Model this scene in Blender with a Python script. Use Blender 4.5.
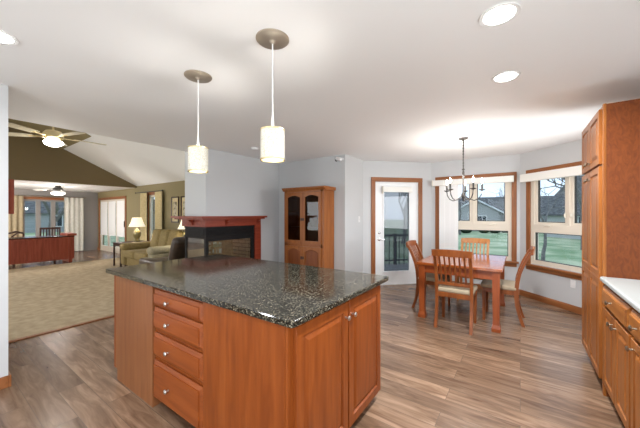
import bpy, bmesh, math, random
from mathutils import Vector, Matrix
random.seed(7)
PI = math.pi
S = bpy.context.scene
C = S.collection
for o in list(bpy.data.objects): bpy.data.objects.remove(o)

# ---------------------------------------------------------------- camera, world, exposure
cd = bpy.data.cameras.new('camera'); cam = bpy.data.objects.new('camera', cd); C.objects.link(cam)
cd.sensor_width = 36; cd.lens = 286 / 640 * 36; cd.clip_end = 300; cd.clip_start = .05
cam.location = (0, 0, 1.4); cam.rotation_euler = (PI/2, 0, math.radians(35))
S.camera = cam
S.view_settings.view_transform = 'Standard'; S.view_settings.look = 'None'
S.view_settings.gamma = 1; S.view_settings.exposure = 0.40; S.view_settings.use_curve_mapping = False

W = bpy.data.worlds.new('sky'); S.world = W; W.use_nodes = True
nt = W.node_tree; bg = nt.nodes['Background']
tc = nt.nodes.new('ShaderNodeTexCoord'); no = nt.nodes.new('ShaderNodeTexNoise'); cr = nt.nodes.new('ShaderNodeValToRGB')
no.inputs['Scale'].default_value = 3.2; no.inputs['Detail'].default_value = 5
cr.color_ramp.elements[0].position = .38; cr.color_ramp.elements[0].color = (.36, .50, .72, 1)
cr.color_ramp.elements[1].position = .60; cr.color_ramp.elements[1].color = (.64, .75, .88, 1)
nt.links.new(tc.outputs['Generated'], no.inputs['Vector']); nt.links.new(no.outputs['Fac'], cr.inputs['Fac'])
nt.links.new(cr.outputs['Color'], bg.inputs['Color']); bg.inputs['Strength'].default_value = 1.75

def light(name, kind, loc, power, color=(1, 1, 1), size=.1, rot=(0, 0, 0), parent=None, **kw):
    l = bpy.data.lights.new(name, kind); l.energy = power; l.color = color
    if kind == 'AREA': l.shape = 'DISK'; l.size = size
    if kind in ('POINT', 'SPOT'): l.shadow_soft_size = size
    for k, v in kw.items(): setattr(l, k, v)
    o = bpy.data.objects.new(name, l); C.objects.link(o); o.location = loc; o.rotation_euler = rot
    if parent: o.parent = parent
    return o
WARM = (1, .96, .90); NEUT = (.95, .975, 1)
# added fill lamps behind the camera, with no fixtures modelled
light('kitchen_fill_light', 'POINT', (-1.6, -1.0, 1.35), 12, NEUT, .22)
light('kitchen_fill_light', 'POINT', (-.1, -1.2, 1.35), 10, NEUT, .22)
def fill_panel(name, loc, rot, w, h, power, col=(.92, .965, 1)):
    o = light(name, 'AREA', loc, power, col, w, rot); o.data.shape = 'RECTANGLE'; o.data.size = w; o.data.size_y = h; o.data.spread = math.radians(150); return o
# fill lights added at the unseen windows behind and beside the camera
fill_panel('window_fill_light', (1.10, -.35, 1.50), (0, PI/2, 0), .95, 3.0, 40)
fill_panel('window_fill_light', (1.10, 4.42, 1.45), (0, PI/2, 0), 1.0, .8, 21)
light('living_fill_light', 'POINT', (-11.8, .1, 1.6), 150, WARM, .2)  # added fill lamp out of view, hangs from no fixture
fill_panel('window_fill_light', (-1.23, -2.56, 1.06), (PI/2, 0, 0), 2.1, 1.95, 34)
fill_panel('window_fill_light', (-7.18, -2.56, 1.3), (PI/2, 0, 0), 2.2, 1.3, 55)

# ---------------------------------------------------------------- materials
def mat(name, color=(.8, .8, .8), rough=.5, metal=0, spec=None, emit=None, estr=0):
    m = bpy.data.materials.new(name); m.use_nodes = True
    b = m.node_tree.nodes['Principled BSDF']
    b.inputs['Base Color'].default_value = (*color, 1); b.inputs['Roughness'].default_value = rough
    b.inputs['Metallic'].default_value = metal
    if spec is not None: b.inputs['Specular IOR Level'].default_value = spec
    if emit: b.inputs['Emission Color'].default_value = (*emit, 1); b.inputs['Emission Strength'].default_value = estr
    return m
def N(m, t, **kw):
    n = m.node_tree.nodes.new(t)
    for k, v in kw.items():
        if hasattr(n, k): setattr(n, k, v)
        else: n.inputs[k].default_value = v
    return n
def L(m, a, b): m.node_tree.links.new(a, b)
def BS(m): return m.node_tree.nodes['Principled BSDF']
def ramp(m, fac, stops):
    r = N(m, 'ShaderNodeValToRGB'); e = r.color_ramp.elements
    while len(e) < len(stops): e.new(.5)
    for i, (p, c) in enumerate(stops): e[i].position = p; e[i].color = (*c, 1)
    L(m, fac, r.inputs['Fac']); return r
def coords(m, scale, rnd=False):
    t = N(m, 'ShaderNodeTexCoord'); mp = N(m, 'ShaderNodeMapping'); mp.inputs['Scale'].default_value = scale
    L(m, t.outputs['Object'], mp.inputs['Vector'])
    if rnd:
        oi = N(m, 'ShaderNodeObjectInfo'); mu = N(m, 'ShaderNodeMath', operation='MULTIPLY'); mu.inputs[1].default_value = 37
        L(m, oi.outputs['Random'], mu.inputs[0]); L(m, mu.outputs[0], mp.inputs['Location'])
    return mp.outputs['Vector']
def wood(name, dark, mid, lite, axis='z', rough=.32, scale=1.0, swirl=False):
    m = mat(name, mid, rough+.05, spec=.35)
    a, b = 14*scale, 1.3*scale
    sc = {'z': (a, a, b), 'x': (b, a, a), 'y': (a, b, a)}[axis]
    if swirl: sc = (16, 16, 7)
    v = coords(m, sc, True)
    n1 = N(m, 'ShaderNodeTexNoise'); n1.inputs['Scale'].default_value = 1.6; n1.inputs['Detail'].default_value = 6; n1.inputs['Distortion'].default_value = 2.2 if swirl else .6
    L(m, v, n1.inputs['Vector'])
    r = ramp(m, n1.outputs['Fac'], [(.30, dark), (.5, mid), (.72, lite)])
    L(m, r.outputs['Color'], BS(m).inputs['Base Color'])
    bp = N(m, 'ShaderNodeBump'); bp.inputs['Strength'].default_value = .06; bp.inputs['Distance'].default_value = .01
    L(m, n1.outputs['Fac'], bp.inputs['Height']); L(m, bp.outputs['Normal'], BS(m).inputs['Normal'])
    return m
M = {}
M['cherry'] = wood('cherry wood', (0.165, 0.035, 0.005), (0.211, 0.048, 0.007), (0.261, 0.065, 0.011))
M['cherry_h'] = wood('cherry wood horizontal', (0.183, 0.039, 0.006), (0.234, 0.053, 0.009), (0.289, 0.072, 0.013), 'x')
M['cherry_tan'] = wood('tan cherry panel', (0.202, 0.071, 0.025), (0.234, 0.086, 0.032), (0.272, 0.105, 0.038))
M['cherry_d'] = wood('dark cherry shadow gap', (.08, .02, .01), (.10, .028, .012), (.12, .035, .015))
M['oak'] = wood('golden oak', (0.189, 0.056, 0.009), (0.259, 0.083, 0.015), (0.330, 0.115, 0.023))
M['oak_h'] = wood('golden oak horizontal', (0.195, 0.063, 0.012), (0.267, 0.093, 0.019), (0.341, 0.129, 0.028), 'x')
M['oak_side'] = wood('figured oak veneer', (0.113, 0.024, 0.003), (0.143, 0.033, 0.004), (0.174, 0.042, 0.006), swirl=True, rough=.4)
M['trim'] = wood('oak trim', (0.207, 0.068, 0.019), (0.270, 0.095, 0.030), (0.324, 0.123, 0.041), 'x', .35)
M['trim_v'] = wood('oak trim vertical', (0.207, 0.068, 0.019), (0.270, 0.095, 0.030), (0.324, 0.123, 0.041), 'z', .35)
M['mantel'] = wood('red mahogany mantel', (0.160, 0.023, 0.011), (0.221, 0.035, 0.015), (0.271, 0.050, 0.023), 'y', .3)
M['desk'] = wood('red cherry desk', (0.217, 0.041, 0.019), (0.285, 0.058, 0.030), (0.335, 0.080, 0.043), 'z', .3)
M['desk_top'] = mat('dark desk top', (.05, .02, .015), .25)
M['table'] = wood('table cherry', (0.238, 0.052, 0.010), (0.301, 0.072, 0.014), (0.356, 0.096, 0.020), 'y', .1)
BS(M['table']).inputs['Specular IOR Level'].default_value = .9
M['table_leg'] = wood('table leg cherry', (0.224, 0.047, 0.011), (0.277, 0.062, 0.015), (0.321, 0.081, 0.020), 'z', .25)
M['chair'] = wood('chair cherry', (0.165, 0.042, 0.009), (0.217, 0.059, 0.013), (0.269, 0.080, 0.018), 'z', .28)
M['chair_lt'] = wood('honey chair wood', (.34, .13, .035), (.42, .17, .05), (.50, .22, .07), 'z', .28)
M['dkwood'] = wood('dark walnut', (.03, .014, .01), (.05, .022, .014), (.07, .03, .02))
M['hutch'] = wood('hutch cherry', (0.246, 0.074, 0.017), (0.299, 0.097, 0.022), (0.352, 0.122, 0.028))
M['hutch_panel'] = wood('hutch panel cherry', (0.165, 0.042, 0.009), (0.202, 0.055, 0.012), (0.246, 0.071, 0.016))
M['nickel'] = mat('brushed nickel', (.55, .53, .50), .3, 1)
M['bronze'] = mat('antique bronze', (.30, .25, .19), .35, 1)
M['canopy'] = mat('brushed champagne nickel', (.42, .36, .29), .45, .6)
M['brass'] = mat('polished brass', (.75, .62, .35), .3, 1)
M['dkmetal'] = mat('dark bronze iron', (.07, .065, .06), .45, .6)
M['chrome'] = mat('satin chrome', (.7, .7, .7), .25, 1)
M['black'] = mat('black enamel', (.008, .007, .007), .5, spec=.2)
M['white'] = mat('white paint', (.80, .80, .79), .45)
M['doorwhite'] = mat('white door paint', (.80, .81, .82), .35)
M['cream'] = mat('cream vinyl window frame', (.70, .63, .53), .45)
M['blind'] = mat('white blind fabric', (.86, .86, .86), .7)
M['valance'] = mat('white valance', (.85, .84, .80), .5)
M['cord'] = mat('white cord', (.85, .84, .82), .5)
M['counter'] = mat('pale grey laminate', (.34, .365, .355), .2)
M['seat'] = mat('beige seat fabric', (.38, .31, .215), .85)
M['ceramic'] = mat('olive ceramic', (.25, .20, .08), .25)
M['shade'] = mat('cream lamp shade', (.9, .85, .7), .8, emit=(1, .88, .66), estr=.55)
M['bowl'] = mat('lit frosted bowl', (.9, .9, .85), .5, emit=(1, .96, .86), estr=9)
M['bulb'] = mat('lit candle bulb', (1, .9, .7), .5, emit=(1, .90, .72), estr=40)
M['lens'] = mat('lit recessed lens', (1, 1, 1), .5, emit=(1, .98, .95), estr=14)
M['candle'] = mat('candle sleeve', (.75, .70, .60), .5)
M['plastic'] = mat('white plastic', (.8, .8, .8), .4)
M['lenshole'] = mat('camera lens', (.01, .01, .012), .1)
M['outlet_hole'] = mat('outlet slot', (.1, .1, .1), .5)

def paint(name, col, rough=.7, var=.03):
    m = mat(name, col, rough)
    n = N(m, 'ShaderNodeTexNoise'); n.inputs['Scale'].default_value = 60; n.inputs['Detail'].default_value = 2
    L(m, coords(m, (1, 1, 1)), n.inputs['Vector'])
    bp = N(m, 'ShaderNodeBump'); bp.inputs['Strength'].default_value = .03; bp.inputs['Distance'].default_value = .004
    L(m, n.outputs['Fac'], bp.inputs['Height']); L(m, bp.outputs['Normal'], BS(m).inputs['Normal'])
    return m
M['wall'] = paint('grey wall paint', (.56, .57, .58))
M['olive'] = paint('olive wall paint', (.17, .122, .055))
M['olive_lit'] = paint('lit olive wall paint', (.265, .215, .105))  # same olive as the gable wall, lightened to carry the brighter light here
M['taupe'] = paint('taupe wall paint', (.27, .25, .235))
M['ceil'] = paint('ceiling paint', (.90, .90, .90))

def floor_mat():
    m = mat('laminate planks', (.3, .24, .2), .27)
    t = N(m, 'ShaderNodeTexCoord')
    br = N(m, 'ShaderNodeTexBrick'); br.offset = .37; br.squash = 1; br.inputs['Scale'].default_value = 1
    br.inputs['Brick Width'].default_value = 1.25; br.inputs['Row Height'].default_value = .165
    br.inputs['Mortar Size'].default_value = .0015; br.inputs['Mortar Smooth'].default_value = .1; br.inputs['Bias'].default_value = 0
    br.inputs['Color1'].default_value = (0, 0, 0, 1); br.inputs['Color2'].default_value = (1, 1, 1, 1); br.inputs['Mortar'].default_value = (.5, .5, .5, 1)
    L(m, t.outputs['Object'], br.inputs['Vector'])
    sx = N(m, 'ShaderNodeSeparateXYZ'); L(m, t.outputs['Object'], sx.inputs[0])
    # every plank shifts its own grain
    ad = N(m, 'ShaderNodeVectorMath', operation='MULTIPLY_ADD')
    L(m, br.outputs['Color'], ad.inputs[0]); ad.inputs[1].default_value = (13, 17, 5); L(m, t.outputs['Object'], ad.inputs[2])
    mp = N(m, 'ShaderNodeMapping'); mp.inputs['Scale'].default_value = (1.6, 11, 1); L(m, ad.outputs[0], mp.inputs['Vector'])
    n = N(m, 'ShaderNodeTexNoise'); n.inputs['Scale'].default_value = 1.5; n.inputs['Detail'].default_value = 7; n.inputs['Distortion'].default_value = .8; n.inputs['Roughness'].default_value = .6
    L(m, mp.outputs[0], n.inputs['Vector'])
    r = ramp(m, n.outputs['Fac'], [(.28, (.115, .063, .036)), (.46, (.212, .128, .078)), (.60, (.295, .187, .120)), (.78, (.40, .265, .18))])
    mx = N(m, 'ShaderNodeMix', data_type='RGBA', blend_type='MULTIPLY'); mx.inputs[0].default_value = 1
    r2 = ramp(m, br.outputs['Color'], [(0, (.60, .58, .57)), (1, (1.12, 1.12, 1.12))])
    L(m, r.outputs['Color'], mx.inputs[6]); L(m, r2.outputs['Color'], mx.inputs[7])
    mx2 = N(m, 'ShaderNodeMix', data_type='RGBA'); L(m, br.outputs['Fac'], mx2.inputs[0]); L(m, mx.outputs[2], mx2.inputs[6]); mx2.inputs[7].default_value = (.10, .07, .05, 1)
    L(m, mx2.outputs[2], BS(m).inputs['Base Color'])
    bp = N(m, 'ShaderNodeBump'); bp.inputs['Strength'].default_value = .12; bp.inputs['Distance'].default_value = .004
    L(m, n.outputs['Fac'], bp.inputs['Height']); L(m, bp.outputs['Normal'], BS(m).inputs['Normal'])
    return m
M['floor'] = floor_mat()
def speck(name, base, cols, scale, rough, bump=0):
    m = mat(name, base, rough)
    v = coords(m, (1, 1, 1))
    vo = N(m, 'ShaderNodeTexVoronoi'); vo.inputs['Scale'].default_value = scale; L(m, v, vo.inputs['Vector'])
    sp = N(m, 'ShaderNodeSeparateColor'); L(m, vo.outputs['Color'], sp.inputs[0])
    r = ramp(m, sp.outputs[0], cols)
    for e in r.color_ramp.elements: pass
    L(m, r.outputs['Color'], BS(m).inputs['Base Color'])
    return m
M['granite'] = speck('black gold granite', (.03, .03, .02), [(.0, (.006, .006, .005)), (.45, (.014, .013, .010)), (.66, (.035, .031, .022)), (.84, (.085, .073, .050)), (.97, (.27, .24, .18))], 190, .1); BS(M['granite']).inputs['Specular IOR Level'].default_value = .28
def noisy(name, c1, c2, scale, rough, detail=4, bump=0, stretch=(1, 1, 1)):
    m = mat(name, c1, rough)
    n = N(m, 'ShaderNodeTexNoise'); n.inputs['Scale'].default_value = scale; n.inputs['Detail'].default_value = detail
    L(m, coords(m, stretch), n.inputs['Vector'])
    r = ramp(m, n.outputs['Fac'], [(.35, c1), (.65, c2)]); L(m, r.outputs['Color'], BS(m).inputs['Base Color'])
    if bump:
        bp = N(m, 'ShaderNodeBump'); bp.inputs['Strength'].default_value = bump; bp.inputs['Distance'].default_value = .01
        L(m, n.outputs['Fac'], bp.inputs['Height']); L(m, bp.outputs['Normal'], BS(m).inputs['Normal'])
    return m
M['carpet'] = noisy('beige carpet', (0.360, 0.276, 0.171), (0.480, 0.380, 0.248), 9, .95, 8, .3)
M['sofa'] = noisy('olive gold upholstery', (0.211, 0.149, 0.051), (0.281, 0.207, 0.076), 30, .8, 3)
M['sofa_lt'] = noisy('pale sage upholstery', (0.285, 0.247, 0.150), (0.345, 0.307, 0.203), 30, .8, 3)
M['leather'] = noisy('dark brown leather', (.035, .022, .014), (.06, .038, .024), 12, .35, 3)
M['curtain_tan'] = noisy('tan curtain', (0.320, 0.256, 0.160), (0.384, 0.312, 0.200), 20, .9, 2)
M['curtain_wht'] = noisy('ivory curtain', (.60, .58, .52), (.68, .66, .60), 20, .9, 2)
M['curtain_gold'] = noisy('pale gold curtain', (0.603, 0.494, 0.273), (0.686, 0.573, 0.337), 20, .9, 2)
M['grass'] = noisy('lawn grass', (0.165, 0.270, 0.128), (0.450, 0.486, 0.320), .6, .95, 8, 0)
M['roof'] = noisy('grey shingles', (.045, .047, .05), (.16, .16, .16), 2.6, .9, 8, 0, (1, 1, 5))
M['siding'] = noisy('blue grey siding', (0.273, 0.294, 0.301), (0.336, 0.351, 0.353), 3, .8, 2, 0, (.1, .1, 6))
M['siding2'] = noisy('pale siding', (0.441, 0.450, 0.442), (0.525, 0.520, 0.509), 3, .8, 2, 0, (.1, .1, 6))
M['extwhite'] = mat('white fascia', (.65, .68, .70), .7)
M['extglass'] = mat('dark window glass', (.03, .04, .05), .1)
M['bark'] = noisy('grey bark', (.11, .105, .10), (.20, .19, .18), 8, .9, 4, .3)
M['shrub'] = noisy('dark evergreen', (.015, .035, .02), (.05, .08, .045), 14, .9, 4)
M['deckwood'] = noisy('weathered deck boards', (.24, .23, .22), (.32, .31, .30), 5, .85, 3, 0, (1, 12, 1))
M['brick'] = None
def brick_mat():
    m = mat('tan fire brick', (.5, .4, .25), .85)
    t = N(m, 'ShaderNodeTexCoord'); mp = N(m, 'ShaderNodeMapping'); mp.inputs['Rotation'].default_value = (PI/2, 0, 0)
    L(m, t.outputs['Object'], mp.inputs['Vector'])
    br = N(m, 'ShaderNodeTexBrick'); br.inputs['Scale'].default_value = 1; br.inputs['Brick Width'].default_value = .2; br.inputs['Row Height'].default_value = .07; br.inputs['Mortar Size'].default_value = .006
    br.inputs['Color1'].default_value = (.60, .47, .28, 1); br.inputs['Color2'].default_value = (.72, .58, .38, 1); br.inputs['Mortar'].default_value = (.25, .2, .14, 1)
    L(m, mp.outputs[0], br.inputs['Vector']); L(m, br.outputs['Color'], BS(m).inputs['Base Color']); return m
M['brick'] = brick_mat()
def glass(name, tint=(1, 1, 1), refl=.5, base=.04, haze=0):
    m = bpy.data.materials.new(name); m.use_nodes = True; nt = m.node_tree
    nt.nodes.clear()
    out = nt.nodes.new('ShaderNodeOutputMaterial'); mix = nt.nodes.new('ShaderNodeMixShader')
    tr = nt.nodes.new('ShaderNodeBsdfTransparent'); tr.inputs[0].default_value = (*tint, 1)
    gl = nt.nodes.new('ShaderNodeBsdfGlossy'); gl.inputs['Roughness'].default_value = .02
    fr = nt.nodes.new('ShaderNodeLayerWeight'); fr.inputs['Blend'].default_value = .25
    mu = nt.nodes.new('ShaderNodeMath'); mu.operation = 'MULTIPLY_ADD'; mu.inputs[1].default_value = refl; mu.inputs[2].default_value = base
    nt.links.new(fr.outputs['Fresnel'], mu.inputs[0]); nt.links.new(mu.outputs[0], mix.inputs[0])
    nt.links.new(tr.outputs[0], mix.inputs[1]); nt.links.new(gl.outputs[0], mix.inputs[2]); 
    if haze:
        df = nt.nodes.new('ShaderNodeBsdfTranslucent'); df.inputs[0].default_value = (.32, .33, .34, 1)
        m2 = nt.nodes.new('ShaderNodeMixShader'); m2.inputs[0].default_value = haze
        nt.links.new(mix.outputs[0], m2.inputs[1]); nt.links.new(df.outputs[0], m2.inputs[2]); nt.links.new(m2.outputs[0], out.inputs[0])
    else: nt.links.new(mix.outputs[0], out.inputs[0])
    return m
M['glass'] = glass('window glass', (.93, .94, .93), .3, .005)
M['screen'] = glass('screened door glass', (.52, .52, .52), .3, .02, .12)
M['hutchglass'] = glass('hutch door glass', (.55, .5, .45), .3, .012)
M['fireglass'] = glass('fireplace glass', (.85, .87, .87), .6, .20)
def mosaic():
    m = mat('lit mosaic glass shade', (.85, .82, .72), .3)
    v = coords(m, (1, 1, 1)); vo = N(m, 'ShaderNodeTexVoronoi'); vo.inputs['Scale'].default_value = 110; vo.feature = 'DISTANCE_TO_EDGE'
    L(m, v, vo.inputs['Vector'])
    r = ramp(m, vo.outputs['Distance'], [(.0, (.44, .39, .28)), (.18, (.68, .67, .60))])
    L(m, r.outputs['Color'], BS(m).inputs['Base Color']); L(m, r.outputs['Color'], BS(m).inputs['Emission Color']); BS(m).inputs['Emission Strength'].default_value = .16
    return m
M['mosaic'] = mosaic()
def botanical():
    m = mat('botanical print', (.5, .45, .33), .6)
    n = N(m, 'ShaderNodeTexNoise'); n.inputs['Scale'].default_value = 14; L(m, coords(m, (1, 1, .6)), n.inputs['Vector'])
    r = ramp(m, n.outputs['Fac'], [(.42, (.14, .11, .05)), (.52, (.55, .48, .33))]); L(m, r.outputs['Color'], BS(m).inputs['Base Color']); return m
M['print'] = botanical()

# ---------------------------------------------------------------- mesh helpers
class MB:
    def __init__(s): s.bm = bmesh.new()
    def box(s, x0, x1, y0, y1, z0, z1, bev=0, mtx=None, seg=2):
        r = bmesh.ops.create_cube(s.bm, size=1)['verts']
        for v in r:
            v.co = Vector(((x0+x1)/2 + v.co.x*(x1-x0), (y0+y1)/2 + v.co.y*(y1-y0), (z0+z1)/2 + v.co.z*(z1-z0)))
        if bev:
            es = list({e for v in r for e in v.link_edges})
            nv = bmesh.ops.bevel(s.bm, geom=es, offset=bev, segments=seg, affect='EDGES', profile=.5)['verts']
            r = list({v for v in nv} | {v for v in r if v.is_valid})
        if mtx: bmesh.ops.transform(s.bm, matrix=mtx, verts=[v for v in r if v.is_valid])
        return s
    def prism(s, pts, axis, a, b):   # polygon in the plane across `axis`, extruded a..b
        def P(p, t):
            return {'z': (p[0], p[1], t), 'x': (t, p[0], p[1]), 'y': (p[0], t, p[1])}[axis]
        v0 = [s.bm.verts.new(P(p, a)) for p in pts]; v1 = [s.bm.verts.new(P(p, b)) for p in pts]
        n = len(pts)
        s.bm.faces.new(v0); s.bm.faces.new(v1)
        for i in range(n): s.bm.faces.new((v0[i], v0[(i+1) % n], v1[(i+1) % n], v1[i]))
        return s
    def lathe(s, prof, cx=0, cy=0, n=24, cz=0, cap=True, mtx=None):
        rings = []; allv = []
        for r, z in prof:
            ring = [s.bm.verts.new((cx + r*math.cos(2*PI*i/n), cy + r*math.sin(2*PI*i/n), cz+z)) for i in range(n)]
            rings.append(ring); allv += ring
        for a, b in zip(rings, rings[1:]):
            for i in range(n): s.bm.faces.new((a[i], a[(i+1) % n], b[(i+1) % n], b[i]))
        if cap:
            s.bm.faces.new(rings[0]); s.bm.faces.new(rings[-1])
        if mtx: bmesh.ops.transform(s.bm, matrix=mtx, verts=allv)
        return s
    def tube(s, pts, rad, n=8, sq=None):
        pts = [Vector(p) for p in pts]; rings = []
        if not isinstance(rad, (list, tuple)): rad = [rad]*len(pts)
        for i, p in enumerate(pts):
            d = (pts[min(i+1, len(pts)-1)] - pts[max(i-1, 0)]).normalized()
            up = Vector((0, 0, 1)) if abs(d.z) < .95 else Vector((1, 0, 0))
            if sq: up = Vector(sq)
            u = d.cross(up).normalized(); w = u.cross(d)
            rings.append([s.bm.verts.new(p + rad[i]*(math.cos(2*PI*(k+.5)/n)*u + math.sin(2*PI*(k+.5)/n)*w)) for k in range(n)])
        for a, b in zip(rings, rings[1:]):
            for i in range(n): s.bm.faces.new((a[i], a[(i+1) % n], b[(i+1) % n], b[i]))
        s.bm.faces.new(rings[0]); s.bm.faces.new(rings[-1]); return s
    def rings(s, outs):      # list of equal-length closed outlines [(x,y,z)...]; first and last are capped
        rr = [[s.bm.verts.new(p) for p in o] for o in outs]; n = len(outs[0])
        for a, b in zip(rr, rr[1:]):
            for i in range(n): s.bm.faces.new((a[i], a[(i+1) % n], b[(i+1) % n], b[i]))
        s.bm.faces.new(rr[0]); s.bm.faces.new(rr[-1]); return s
    def loop_rings(s, outs):  # closed all the way round (a frame)
        rr = [[s.bm.verts.new(p) for p in o] for o in outs]; n = len(outs[0]); rr.append(rr[0])
        for a, b in zip(rr, rr[1:]):
            for i in range(n): s.bm.faces.new((a[i], a[(i+1) % n], b[(i+1) % n], b[i]))
        return s
    def done(s, name, m, parent=None, smooth=False):
        bmesh.ops.recalc_face_normals(s.bm, faces=s.bm.faces)
        me = bpy.data.meshes.new(name); s.bm.to_mesh(me); s.bm.free()
        if smooth:
            for p in me.polygons: p.use_smooth = True
            me.set_sharp_from_angle(angle=math.radians(42))
        me.materials.append(M[m]); o = bpy.data.objects.new(name, me); C.objects.link(o)
        if parent: o.parent = parent
        return o
def thing(name, label, cat, loc=(0, 0, 0), rz=0, group=None):
    o = bpy.data.objects.new(name, None); C.objects.link(o); o.location = loc; o.rotation_euler = (0, 0, rz)
    o.empty_display_size = .1
    o['label'] = label; o['category'] = cat
    if group: o['group'] = group
    return o
def tag(o, label, cat, group=None, loc=None, rz=None, kind=None):
    o['label'] = label; o['category'] = cat
    if group: o['group'] = group
    if kind: o['kind'] = kind
    if loc is not None: o.location = loc
    if rz is not None: o.rotation_euler = (0, 0, rz)
    return o
def struct(o, loc=None, rz=None):
    o['kind'] = 'structure'
    if loc is not None: o.location = loc
    if rz is not None: o.rotation_euler = (0, 0, rz)
    return o
def sroot(name, loc, rz=0):
    o = bpy.data.objects.new(name, None); C.objects.link(o); o.location = loc; o.rotation_euler = (0, 0, rz); o['kind'] = 'structure'; return o
def copy_tree(o, parent=None):
    c = o.copy(); C.objects.link(c)
    if parent: c.parent = parent
    for ch in [x for x in bpy.data.objects if x.parent == o]:
        copy_tree(ch, c)
    return c
def dup(src, loc, rz, label, group=None):
    c = copy_tree(src); c.location = loc; c.rotation_euler = (0, 0, rz); c['label'] = label
    if group: c['group'] = group
    return c
def outline(x0, x1, z0, z1, y, arch=0, n=9):
    pts = [(x0, y, z0), (x1, y, z0)]
    for i in range(n):
        u = i/(n-1); x = x1 + (x0-x1)*u; pts.append((x, y, z1 - arch*(1 - math.sin(PI*u)) if arch else z1))
    return pts
def raised(name, m, parent, x0, x1, z0, z1, y=0, t=.02, stile=.06, arch=0, panels=None):
    """cabinet door facing -y: square frame and a raised bevelled panel"""
    mb = MB()
    if panels is None: panels = [(z0, z1)]
    for i, (a, b) in enumerate(panels):
        def O(ins, d, ar=0): return outline(x0+ins, x1-ins, a+ins, b-ins, y-d, ar)
        mb.rings([O(0, 0), O(0, t-.003), O(.003, t), O(stile-.006, t, arch), O(stile, t-.011, arch), O(stile+.006, t-.011, arch), O(stile+.030, t-.001, arch*.9), O(stile+.032, t, arch*.9)])
    return mb.done(name, m, parent)
def drawer_front(m, parent, x0, x1, z0, z1, y=0, t=.02):
    mb = MB()
    def O(ins, d): return outline(x0+ins, x1-ins, z0+ins, z1-ins, y-d)
    mb.rings([O(0, 0), O(0, t-.008), O(.024, t+.004), O(.025, t+.011), O(.032, t+.012), O(.034, t+.012)])
    return mb.done('drawer_front', m, parent)
def knob(parent, x, y, z, m='nickel'):
    mt = Matrix.Translation((x, y, z)) @ Matrix.Rotation(PI/2, 4, 'X')
    return MB().lathe([(.006, 0), (.005, .012), (.0045, .016), (.0145, .020), (.0155, .026), (.010, .031), (.001, .032)], n=14, mtx=mt).done('knob', m, parent, True)

# ---------------------------------------------------------------- setting: shell
r2 = 2**-.5
K = [(1.13, -2.6), (1.13, 4.92), (0, 6.05), (-1.48, 6.05), (-2.5, 5.03), (-2.5, 4.33), (-4.06, 4.33), (-4.06, 4.3), (-4.56, 4.3), (-4.56, -2.6)]
struct(MB().prism([(1.2, -2.7), (1.2, 4.95), (.03, 6.12), (-1.51, 6.12), (-2.57, 5.06), (-2.57, 4.4), (-4.56, 4.4), (-4.56, -2.7)], 'z', -.12, 0).done('floor', 'floor'))
struct(MB().box(-10.5, -4.56, -2.7, 4.26, -.12, .008).done('floor_carpet', 'carpet'))
struct(MB().box(-13.7, -10.5, -2.7, 4.26, -.12, 0).done('floor_sunroom', 'floor'))
struct(MB().box(-4.59, -4.53, -2.6, 2.66, 0, .013, .004).done('trim_threshold', 'trim'))
struct(MB().prism([(1.2, -2.7), (1.2, 4.95), (.03, 6.12), (-1.51, 6.12), (-2.57, 5.06), (-2.57, 4.4), (-4.56, 4.4), (-4.56, -2.7)], 'z', 2.44, 2.56).done('ceiling', 'ceil'))
struct(MB().box(-13.7, -10.3, -2.7, 4.26, 2.25, 2.35).done('ceiling_sunroom', 'ceil'))
vz = lambda y: 2.3 + .48*(4.2-y) if y > .8 else 2.3 + .48*(y+2.6)
vp = [(4.3, vz(4.3)), (.8, vz(.8)), (-2.7, vz(-2.7)), (-2.7, vz(-2.7)+.12), (.8, vz(.8)+.12), (4.3, vz(4.3)+.12)]
struct(MB().prism(vp, 'x', -10.3, -4.565).done('ceiling_vault', 'ceil'))
# thin olive panel on the upper slope beside the gable
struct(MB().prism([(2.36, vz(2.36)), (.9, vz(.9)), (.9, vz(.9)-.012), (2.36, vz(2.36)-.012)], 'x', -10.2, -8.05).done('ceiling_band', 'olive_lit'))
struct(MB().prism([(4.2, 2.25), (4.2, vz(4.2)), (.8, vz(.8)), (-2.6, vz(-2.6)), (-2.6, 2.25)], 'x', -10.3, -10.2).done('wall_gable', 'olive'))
struct(MB().prism([(3.7, 2.54), (.8, vz(.8)), (-2.1, 2.54)], 'x', -4.56, -4.5).done('wall_upper', 'wall'))

def wall(name, p0, p1, z0, z1, holes=(), th=.14, m='wall'):
    """wall from p0 to p1; the room is on the left-hand -y side of its local frame"""
    dx, dy = p1[0]-p0[0], p1[1]-p0[1]; Ln = math.hypot(dx, dy); a = math.atan2(dy, dx)
    mb = MB(); xs = 0
    for (a0, a1, b0, b1) in sorted(holes):
        if a0 > xs: mb.box(xs, a0, 0, th, z0, z1)
        if b0 > z0: mb.box(a0, a1, 0, th, z0, b0)
        if b1 < z1: mb.box(a0, a1, 0, th, b1, z1)
        xs = a1
    if xs < Ln: mb.box(xs, Ln, 0, th, z0, z1)
    return struct(mb.done(name, m), (p0[0], p0[1], 0), a), a
def baseboard(name, p0, p1, gaps=()):
    dx, dy = p1[0]-p0[0], p1[1]-p0[1]; Ln = math.hypot(dx, dy); a = math.atan2(dy, dx)
    mb = MB(); xs = 0
    for g0, g1 in list(gaps)+[(Ln, Ln)]:
        if g0 > xs+.001: mb.prism([(0, 0), (-.016, 0), (-.016, .07), (-.008, .092), (0, .095)], 'x', xs, g0)
        xs = g1
    return struct(mb.done(name, 'trim'), (p0[0], p0[1], 0), a)

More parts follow.
